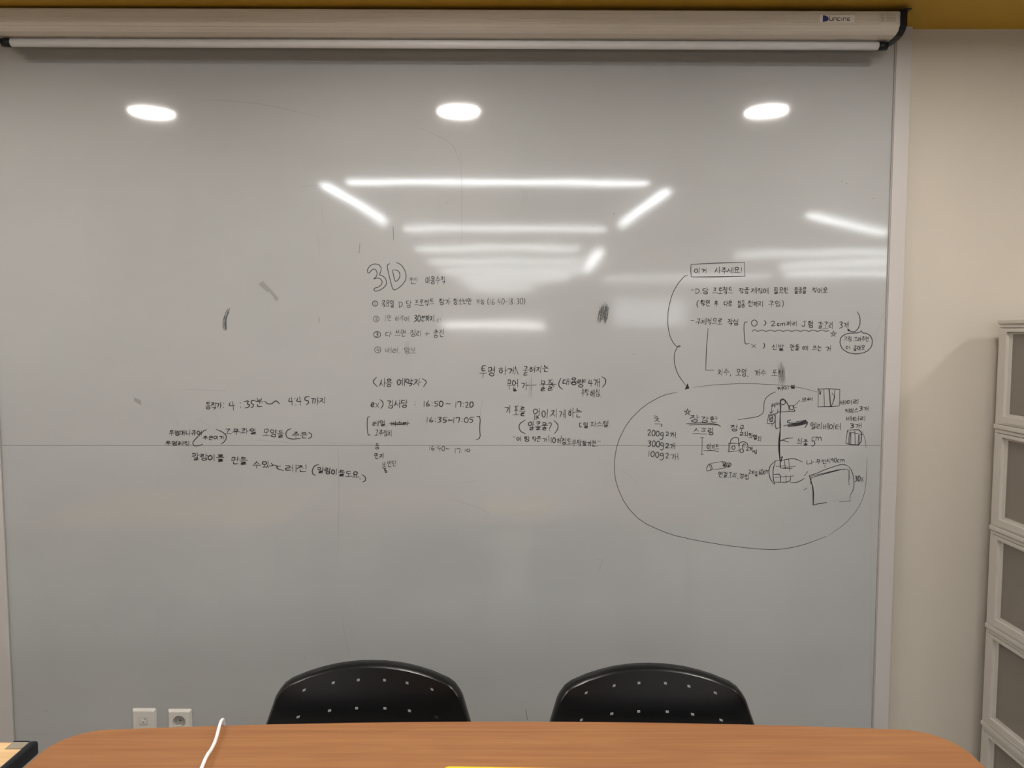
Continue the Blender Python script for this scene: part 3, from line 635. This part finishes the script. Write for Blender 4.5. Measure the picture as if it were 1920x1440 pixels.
# undo the screen's small tilt so that surveyed points can be used directly
Rinv = Matrix.Rotation(-R(.22), 4, 'Y')
def FL(px, py, y=0.0):
    x, z = FC(px, py); v = Rinv @ Vector((x + .208, 0, z - 2.575)); return Vector((v.x, YC - 2.46 - .0018 - y, v.z))
def front_ribbon(name, strokes, w, mat, parent, y=.0009, flip=1):
    bm = bmesh.new()
    for s in strokes:
        P = [FL(*p) for p in s]
        for a, b in zip(P[:-1], P[1:]):
            t = (b - a); t.y = 0; t.normalize(); n = Vector((-t.z, 0, t.x)) * w / 2; e = t * w / 2
            q = [a - e + n, a - e - n, b + e - n, b + e + n]
            bm.faces.new([bm.verts.new((v.x, YC - 2.46 - .0018 - y, v.z)) for v in q])
    bmesh.ops.recalc_face_normals(bm, faces=bm.faces)
    return obj(name, bm, mat, parent)
def front_poly(name, pts, mat, parent, y0, y1):
    bm = bmesh.new(); a = []; b = []
    for p in pts:
        v = FL(*p); a.append(bm.verts.new((v.x, YC - 2.46 - .0018 - y1, v.z))); b.append(bm.verts.new((v.x, YC - 2.46 - .0018 - y0, v.z)))
    n = len(pts)
    bm.faces.new(a); bm.faces.new(b[::-1])
    for i in range(n): bm.faces.new((a[i], b[i], b[(i+1) % n], a[(i+1) % n]))
    bmesh.ops.recalc_face_normals(bm, faces=bm.faces)
    return obj(name, bm, mat, parent)
pl = front_poly('name_plate', [(1537,28),(1603,28.3),(1602,41.8),(1536.5,41.3)], M['sticker'], scr, 0, .0008)
pl['label'] = 'white maker plate with blue emblem'
front_poly('emblem', [(1543,28.6),(1547,29),(1551.5,30.8),(1553.8,34),(1554,36.5),(1551.5,39.3),(1547,40.3),(1542.6,41)], M['blue'], pl, .0009, .0012)
def LX(k): return 1556.2 + 7.2 * k
U0, U1 = 33.4, 38.6
let = [[(LX(0),U0),(LX(0)-.6,U1),(LX(0)+4.4,U1),(LX(0)+5.0,U0)],
       [(LX(1),U1),(LX(1)+.3,U0),(LX(1)+4.8,U0),(LX(1)+4.8,U1)],
       [(LX(2)+5,U0),(LX(2)+.3,U0),(LX(2),U1),(LX(2)+4.8,U1)],
       [(LX(3)+.6,U0),(LX(3)+.6,U1)],
       [(LX(3)+3.6,U1),(LX(3)+3.9,U0),(LX(3)+8.6,U0),(LX(3)+8.6,U1)],
       [(LX(5)+1.2,U0),(LX(5)-3.0,U0),(LX(5)-3.2,U1),(LX(5)+1.2,U1)],[(LX(5)-3,36),(LX(5)+1,36)],
       [(1554.6,31),(1555.4,31.8)]]
front_ribbon('lettering', let, .0020, M['print'], pl, y=.0011)
dl = front_poly('data_label', [(1650,23.5),(1683,24),(1682.5,41),(1649.5,40.5)], M['sticker'], scr, 0, .0004)
dl.data.materials[0] = M['casing']
rows = []
for i in range(7):
    y = 25.8 + i * 2.15
    x = 1652
    while x < 1679:
        l = rng.uniform(1.5, 5)
        if not (1657.5 < x < 1660): rows.append([(x, y), (min(x + l, 1680), y)])
        x += l + 1.1
front_ribbon('fine_print', rows, .0013, M['print_grey'], dl, y=.0007)

# ---------------------------------------------------------------- wall plates
def plate(x, z, label, kind):
    t = thing('wall_socket', label, 'socket', (x, D, z))
    s = .041
    bm = bmesh.new()
    # dished face plate: sloped rim, flat face; the socket plate has a round opening
    n = 72; ro = .0218 if kind == 'power' else 0
    def sq(a, half):
        c, sn = math.cos(a), math.sin(a); m = max(abs(c), abs(sn)); p = 22
        rr = half / ((abs(c)**p + abs(sn)**p) ** (1 / p)); return rr * c, rr * sn
    levels = [(s, 0), (s - .0004, -.0035), (s - .0062, -.0108), (s - .0085, -.0112)]
    rings = [[bm.verts.new((*[(q[0]) for q in [sq(2*math.pi*k/n, h)]], y, sq(2*math.pi*k/n, h)[1])) for k in range(n)] for h, y in levels]
    if kind == 'power':
        rings.append([bm.verts.new((ro * math.cos(2*math.pi*k/n), -.0112, ro * math.sin(2*math.pi*k/n))) for k in range(n)])
        rings.append([bm.verts.new(((ro-.001) * math.cos(2*math.pi*k/n), -.0015, (ro-.001) * math.sin(2*math.pi*k/n))) for k in range(n)])
    for i in range(len(rings) - 1):
        for k in range(n): bm.faces.new((rings[i][k], rings[i][(k+1) % n], rings[i+1][(k+1) % n], rings[i+1][k]))
    if kind != 'power': bm.faces.new(rings[-1])
    bmesh.ops.recalc_face_normals(bm, faces=bm.faces)
    obj('face_plate', bm, M['plate'], t)
    if kind == 'power':
        obj('socket_well', disc(bmesh.new(), 0, -.0022, 0, .0208, .002, axis='y'), M['socket'], t)
        obj('screw_hole', disc(bmesh.new(), 0, -.0027, .001, .0027, .0004, 12, 'y'), M['gap'], t)
        obj('earth_clip', new_box(-.011, -.0105, -.0182, .006, -.0024, -.0148), M['plate'], t)
        obj('earth_clip', new_box(-.004, -.0095, .0165, .004, -.0024, .0193), M['socket'], t)
    else:
        obj('port_gap', new_box(-.0135, -.0118, -.0135, .0135, -.0113, .0135), M['socket'], t)
        obj('port_surround', new_box(-.0125, -.0128, -.0125, .0125, -.0114, .0125, bev=.0006, seg=1), M['plate'], t)
        bm = bmesh.new(); box(bm, -.009, -.0142, -.010, .009, -.0130, .0035, bev=.001, seg=1); obj('jack', bm, M['plate'], t)
        obj('jack_slot', new_box(-.0045, -.0146, -.006, .0045, -.0144, .0005), M['socket'], t)
        obj('latch_slot', new_box(.0052, -.0133, .005, .0072, -.0130, .0105), M['gap'], t)
a = B(272, 1349); b = B(338.5, 1350.5)
plate(a[0], a[1], 'white square wall plate with a small data jack, left one at the board foot', 'data')
plate(b[0], b[1], 'white square power socket plate with round well, right of the jack plate', 'power')

# ---------------------------------------------------------------- drawer tower
XD = 1.593; YD1 = D - .040; WD = .34; DD = .44      # front plane x, far side y, width along y, depth along x
levels = [B(1880, 598)]
zt = [1.638, 1.318, 1.012, .702, .395, .085]
zt = [1.620, 1.277, .939, .605, .266, .002]
names = ['topmost', 'second from the top', 'middle', 'fourth from the top', 'lowest']
for i in range(5):
    z1, z0 = zt[i], zt[i + 1]
    off = -.004 * 0
    t = thing('storage_drawer', 'pale plastic drawer box with clear front window, %s in the tower' % names[i], 'drawer', (XD, YD1 - WD, z0), 'stacked clear-front drawer boxes')
    H = z1 - z0 - .001; lip = .008
    # body: open-fronted shell, slightly wider foot lip (x grows into the box, y from near to far side)
    bm = bmesh.new()
    box(bm, -.003, -.002, 0, DD, WD + .002, .016, bev=.003)   # foot tray
    box(bm, .0, .003, .016, DD, .016, H - .011)             # near side wall
    box(bm, .0, WD - .016, .016, DD, WD - .003, H - .011)   # far side wall
    box(bm, DD - .012, .016, .016, DD, WD - .016, H - .011)   # back wall
    box(bm, .0, .002, H - .011, DD, WD - .002, H, bev=.002) # top
    obj('body', bm, M['drawer'], t)
    # drawer front: frame round a recessed clear window
    fy0, fy1, fz0, fz1 = .0175, WD - .0175, .0175, H - .0125
    wy0, wy1, wz0, wz1 = fy0 + .024, fy1 - .024, fz0 + .026, fz1 - .011
    dr = bmesh.new()
    box(dr, -.001, fy0, fz0, .010, fy1, wz0); box(dr, -.001, fy0, wz1, .010, fy1, fz1)
    box(dr, -.001, fy0, wz0, .010, wy0, wz1); box(dr, -.001, wy1, wz0, .010, fy1, wz1)
    # sloped inner flange
    inn = .016
    box(dr, .010, wy0 - .004, wz0 - .004, .022, wy0 + inn, wz1 + .004); box(dr, .010, wy1 - inn, wz0 - .004, .022, wy1 + .004, wz1 + .004)
    box(dr, .010, wy0 + inn, wz0 - .004, .022, wy1 - inn, wz0 + .010); box(dr, .010, wy0 + inn, wz1 - .008, .022, wy1 - inn, wz1 + .004)
    d = obj('drawer', dr, M['drawer'], t)
    obj('window_pane', new_box(.011, wy0 + inn, wz0 + .010, .014, wy1 - inn, wz1 - .008), M['clear'], d)
    tb = bmesh.new(); wl = .004
    box(tb, .024, fy0 + .004, fz0 + .002, DD - .03, fy1 - .004, fz0 + .006)
    box(tb, .024, fy0 + .004, fz0 + .006, DD - .03, fy0 + .008, fz1 - .03); box(tb, .024, fy1 - .008, fz0 + .006, DD - .03, fy1 - .004, fz1 - .03)
    box(tb, DD - .034, fy0 + .008, fz0 + .006, DD - .03, fy1 - .008, fz1 - .03)
    obj('tray', tb, M['inside'], d)
    obj('finger_grip', new_box(-.0035, fy0 + .03, fz0 + .007, -.0012, fy1 - .03, fz0 + .0085), M['drawer'], d)
    if i == 0:
        obj('lid', new_box(-.004, -.004, H + .0005, DD + .004, WD + .004, H + .017, bev=.004), M['drawer'], t)

# ---------------------------------------------------------------- table
TZ = .72
def table_outline():
    pts = []; x0, x1, y0, y1, r = -.985, .957, .78, 1.676, .10
    def edge(n, f): return [f(k / n) for k in range(n)]
    def far(x): return y1 - .043 * ((x + .014) / .97) ** 2
    cx1, cx0 = x1 - r, x0 + r
    n = 12
    pts += [(cx0 + (cx1 - cx0) * k / 24, far(cx0 + (cx1 - cx0) * k / 24)) for k in range(25)]
    yy = far(cx1)
    pts += [(cx1 + r * math.sin(R(90 * k / n)), yy - r * 1.0 + r * math.cos(R(90 * k / n))) for k in range(1, n + 1)]
    pts += [(x1, y0 + r)]
    pts += [(cx1 + r * math.cos(R(90 * k / n)), y0 + r - r * math.sin(R(90 * k / n))) for k in range(1, n + 1)]
    pts += [(cx0 - r * math.sin(R(90 * k / n)), y0 + r - r * math.cos(R(90 * k / n))) for k in range(0, n + 1)]
    yy = far(cx0)
    pts += [(cx0 - r * math.cos(R(90 * k / n)), yy - r + r * math.sin(R(90 * k / n))) for k in range(0, n)]
    return pts
tab = thing('meeting_table', 'cherry-coloured wooden table with rounded corners in front of the two chairs', 'table', (-.014, 1.23, 0))
def slab(pts, z0, z1, off, inset=0.0):
    bm = bmesh.new(); c = Vector((off[0], off[1]))
    vs = [bm.verts.new((x - c.x, y - c.y, z0)) for x, y in pts]
    f = bm.faces.new(vs); g = bmesh.ops.extrude_face_region(bm, geom=[f])
    up = [v for v in g['geom'] if isinstance(v, bmesh.types.BMVert)]
    for v in up: v.co.z = z1
    bmesh.ops.recalc_face_normals(bm, faces=bm.faces); return bm
OT = table_outline()
ins = [(x + (-.014 - x) * .0028, y + (1.23 - y) * .006) for x, y in OT]
obj('tabletop', slab(ins, TZ - .026, TZ, (-.014, 1.23)), M['wood'], tab)
# edge band as a ring around the top
bm = bmesh.new(); n = len(OT)
def rg(pts, z): return [bm.verts.new((x + .014, y - 1.23, z)) for x, y in pts]
mid = [(x + (-.014 - x) * .0008, y + (1.23 - y) * .0016) for x, y in OT]
rr_ = [rg(ins, TZ - .026), rg(mid, TZ - .026), rg(OT, TZ - .022), rg(OT, TZ - .004), rg(mid, TZ - .0006), rg(ins, TZ - .0002)]
for i in range(5):
    for k in range(n): bm.faces.new((rr_[i][k], rr_[i][(k+1) % n], rr_[i+1][(k+1) % n], rr_[i+1][k]))
bmesh.ops.recalc_face_normals(bm, faces=bm.faces)
obj('edge_band', bm, M['wood'], tab, True)
for sx in (-.85, .85):
    for sy in (-.34, .34):
        bm = bmesh.new(); tube(bm, [(sx, sy, 0), (sx, sy, TZ - .06)], .022, 16); obj('leg', bm, M['metal'], tab, True)
bm = bmesh.new()
box(bm, -.85, -.352, TZ - .06, .85, -.328, TZ - .027); box(bm, -.85, .328, TZ - .06, .85, .352, TZ - .027)
box(bm, -.862, -.328, TZ - .06, -.838, .328, TZ - .027); box(bm, .838, -.328, TZ - .06, .862, .328, TZ - .027)
obj('apron', bm, M['metal'], tab)

# ---------------------------------------------------------------- chairs
def make_chair(label):
    t = thing('stacking_chair', label, 'chair', (0, 0, 0), 'black plastic chairs behind the table')
    # backrest shell in local coordinates: origin on the floor below the backrest, camera side is -y
    ucols = [-.69, -.39, -.125, .155, .40, .67]; vrows = [.225, .40, .575, .75, .925]
    hu, hv = .0155, .0085
    us = sorted(set([-1, -.97, -.92, -.86, .86, .92, .97, 1] + [c + s * hu for c in ucols for s in (-1, 1)] + [-.54, -.26, .015, .28, .54]))
    vs = sorted(set([0, .05, .945, .972, 1] + [c + s * hv for c in vrows for s in (-1, 1)] + [.14, .31, .49, .66, .84]))
    ZB = .42
    def arch(u):
        a = .783 - .036 * u * u - .010 * abs(u) ** 3
        e = max(0, abs(u) - .86) / .14
        return a - .019 * e ** 2.2
    def pos(u, v):
        z = ZB + v * (arch(u) - ZB)
        zz = ZB + v * (.783 - ZB)
        hw = .2310 + (.737 - zz) * .27 if zz > .60 else .270 - (.60 - zz) * .10
        x = u * hw
        y = (z - .65) * .22 + .022 * (1 - u * u) - .022
        return Vector((x, y, z))
    bm = bmesh.new()
    grid = [[bm.verts.new(pos(u, v)) for u in us] for v in vs]
    def in_hole(a, b, cs, h): return any(abs(a - (c - h)) < 1e-6 and abs(b - (c + h)) < 1e-6 for c in cs)
    for j in range(len(vs) - 1):
        for i in range(len(us) - 1):
            if in_hole(us[i], us[i+1], ucols, hu) and in_hole(vs[j], vs[j+1], vrows, hv): continue
            bm.faces.new((grid[j][i], grid[j][i+1], grid[j+1][i+1], grid[j+1][i]))
    # flange turned back along sides and top
    loop = [grid[j][0] for j in range(len(vs))] + grid[-1][1:] + [grid[j][-1] for j in range(len(vs) - 2, -1, -1)]
    prev = loop
    cz = Vector((0, 0, .5))
    for (back, out) in ((.004, .003), (.014, .0065), (.028, .0075), (.034, .004)):
        cur = []
        for k, v in enumerate(loop):
            a = loop[max(k-1, 0)].co; b = loop[min(k+1, len(loop)-1)].co; tn = (b - a).normalized()
            nrm = Vector((-tn.z, 0, tn.x))
            if nrm.dot(v.co - cz) < 0: nrm = -nrm
            nrm.normalize()
            cur.append(bm.verts.new(v.co + Vector((0, back, 0)) + nrm * out))
        for k in range(len(loop) - 1): bm.faces.new((prev[k], prev[k+1], cur[k+1], cur[k]))
        prev = cur
    bmesh.ops.recalc_face_normals(bm, faces=bm.faces)
    o = obj('backrest', bm, M['chair'], t, True)
    so = o.modifiers.new('shell', 'SOLIDIFY'); so.thickness = .003; so.offset = -1
    es = o.modifiers.new('sharp_edges', 'EDGE_SPLIT'); es.split_angle = R(40)
    # seat
    bm = bmesh.new(); NX, NY = 12, 12; g = []
    for j in range(NY + 1):
        row = []
        for i in range(NX + 1):
            u = -1 + 2 * i / NX; v = j / NY
            hw = .225 - .02 * v
            hw *= (1 - .5 * max(0, (abs(v - .5) - .42) / .08) * .25)
            z = .445 - .018 * (1 - u*u) * math.sin(math.pi * min(1, v * 1.1)) - .03 * max(0, (.15 - v) / .15) ** 2
            row.append(bm.verts.new((u * hw, -.44 + v * .40, z)))
        g.append(row)
    for j in range(NY):
        for i in range(NX): bm.faces.new((g[j][i], g[j][i+1], g[j+1][i+1], g[j+1][i]))
    o = obj('seat', bm, M['chair'], t, True); so = o.modifiers.new('shell', 'SOLIDIFY'); so.thickness = .006; so.offset = -1
    for sx in (-1, 1):
        bm = bmesh.new(); tube(bm, catmull([(sx*.20, -.395, .425), (sx*.205, -.42, .40), (sx*.225, -.43, .0)], 6), .0105, 12); obj('leg', bm, M['metal'], t, True)
        bm = bmesh.new(); tube(bm, catmull([(sx*.185, -.06, .425), (sx*.19, -.03, .40), (sx*.225, .06, .0)], 6), .0105, 12); obj('leg', bm, M['metal'], t, True)
        bm = bmesh.new(); tube(bm, catmull([(sx*.17, -.10, .424), (sx*.17, .0, .424), (sx*.165, .022, .46), (sx*.155, .050, .60), (sx*.15, .062, .66)], 6), .0095, 12); obj('back_support', bm, M['metal'], t, True)
        bm = bmesh.new(); tube(bm, [(sx*.20, -.385, .425), (sx*.185, -.06, .425)], .0095, 12); obj('seat_rail', bm, M['metal'], t, True)
    return t
def dup(root, loc, rz, label):
    r = root.copy(); C.objects.link(r); r.location = loc; r.rotation_euler = (0, 0, rz); r['label'] = label
    for ch in list(root.children):
        c = ch.copy(); C.objects.link(c); c.parent = r
    return r
ch = make_chair('black plastic chair with perforated backrest behind the table, left of the pair')
ch.location = (-.344, 1.782, 0)
dup(ch, (.333, 1.766, 0), R(-.6), 'black plastic chair with perforated backrest behind the table, right of the pair')

# ---------------------------------------------------------------- things on and beside the table
cab = catmull([(-.70, .70, .0040), (-.69, .715, .3), (-.68, .735, .70), (-.665, .78, .729), (-.64, .95, .7260), (-.60, 1.20, .7260), (-.607, 1.40, .734), (-.617, 1.492, .740), (-.624, 1.538, .7325), (-.629, 1.575, .7335),
               (-.640, 1.625, .737), (-.6455, 1.652, .7345), (-.6475, 1.666, .722), (-.648, 1.672, .66), (-.655, 1.69, .30), (-.66, 1.72, .03), (-.68, 1.78, .0040), (-.80, 1.95, .0040), (-1.0, 2.1, .0040)], 8)
bm = bmesh.new(); tube(bm, cab, .0037, 10)
tag(obj('power_cord', bm, M['cable'], smooth=True), 'thin white cord lying across the table and over its far edge', 'cord')

fo = thing('file_folder', 'bright yellow folder lying at the near middle of the table', 'folder', (0.016, 1.3685, TZ))
fo.rotation_euler = (0, 0, R(-1.5))
def rrect(hw, hh, r, n=6):
    p = []
    for cx, cy, a0 in ((hw-r, hh-r, 0), (-hw+r, hh-r, 90), (-hw+r, -hh+r, 180), (hw-r, -hh+r, 270)):
        p += [(cx + r*math.cos(R(a0 + 90*k/n)), cy + r*math.sin(R(a0 + 90*k/n))) for k in range(n+1)]
    return p
obj('cover', slab(rrect(.155, .1125, .012), .0002, .0018, (0, 0)), M['yfile'], fo)
obj('paper_stack', slab(rrect(.148, .106, .004), .0019, .0048, (0, 0)), M['sticker'], fo)
obj('cover', slab(rrect(.155, .1125, .012), .0049, .0065, (0, 0)), M['yfile'], fo)

dk = thing('side_desk', 'pale maple desk with black edge trim at the bottom left corner', 'desk', (-1.64, 1.25, 0))
DZ = .70
obj('desktop', new_box(-.60, -.37, DZ - .026, .583, .372, DZ), M['maple'], dk)
bm = bmesh.new(); box(bm, .584, -.37, DZ - .028, .602, .376, DZ + .003, bev=.005, seg=3); obj('edge_trim', bm, M['black'], dk, True)
obj('corner_plate', new_box(.548, .345, DZ + .0003, .5835, .3715, DZ + .0015), M['bracket'], dk)
obj('rear_strip', new_box(.548, .3725, DZ - .026, .5835, .375, DZ + .002), M['black'], dk)
for sx in (-.55, .55):
    for sy in (-.33, .33):
        obj('leg', new_box(sx - .018, sy - .018, 0, sx + .018, sy + .018, DZ - .0265), M['metal'], dk)
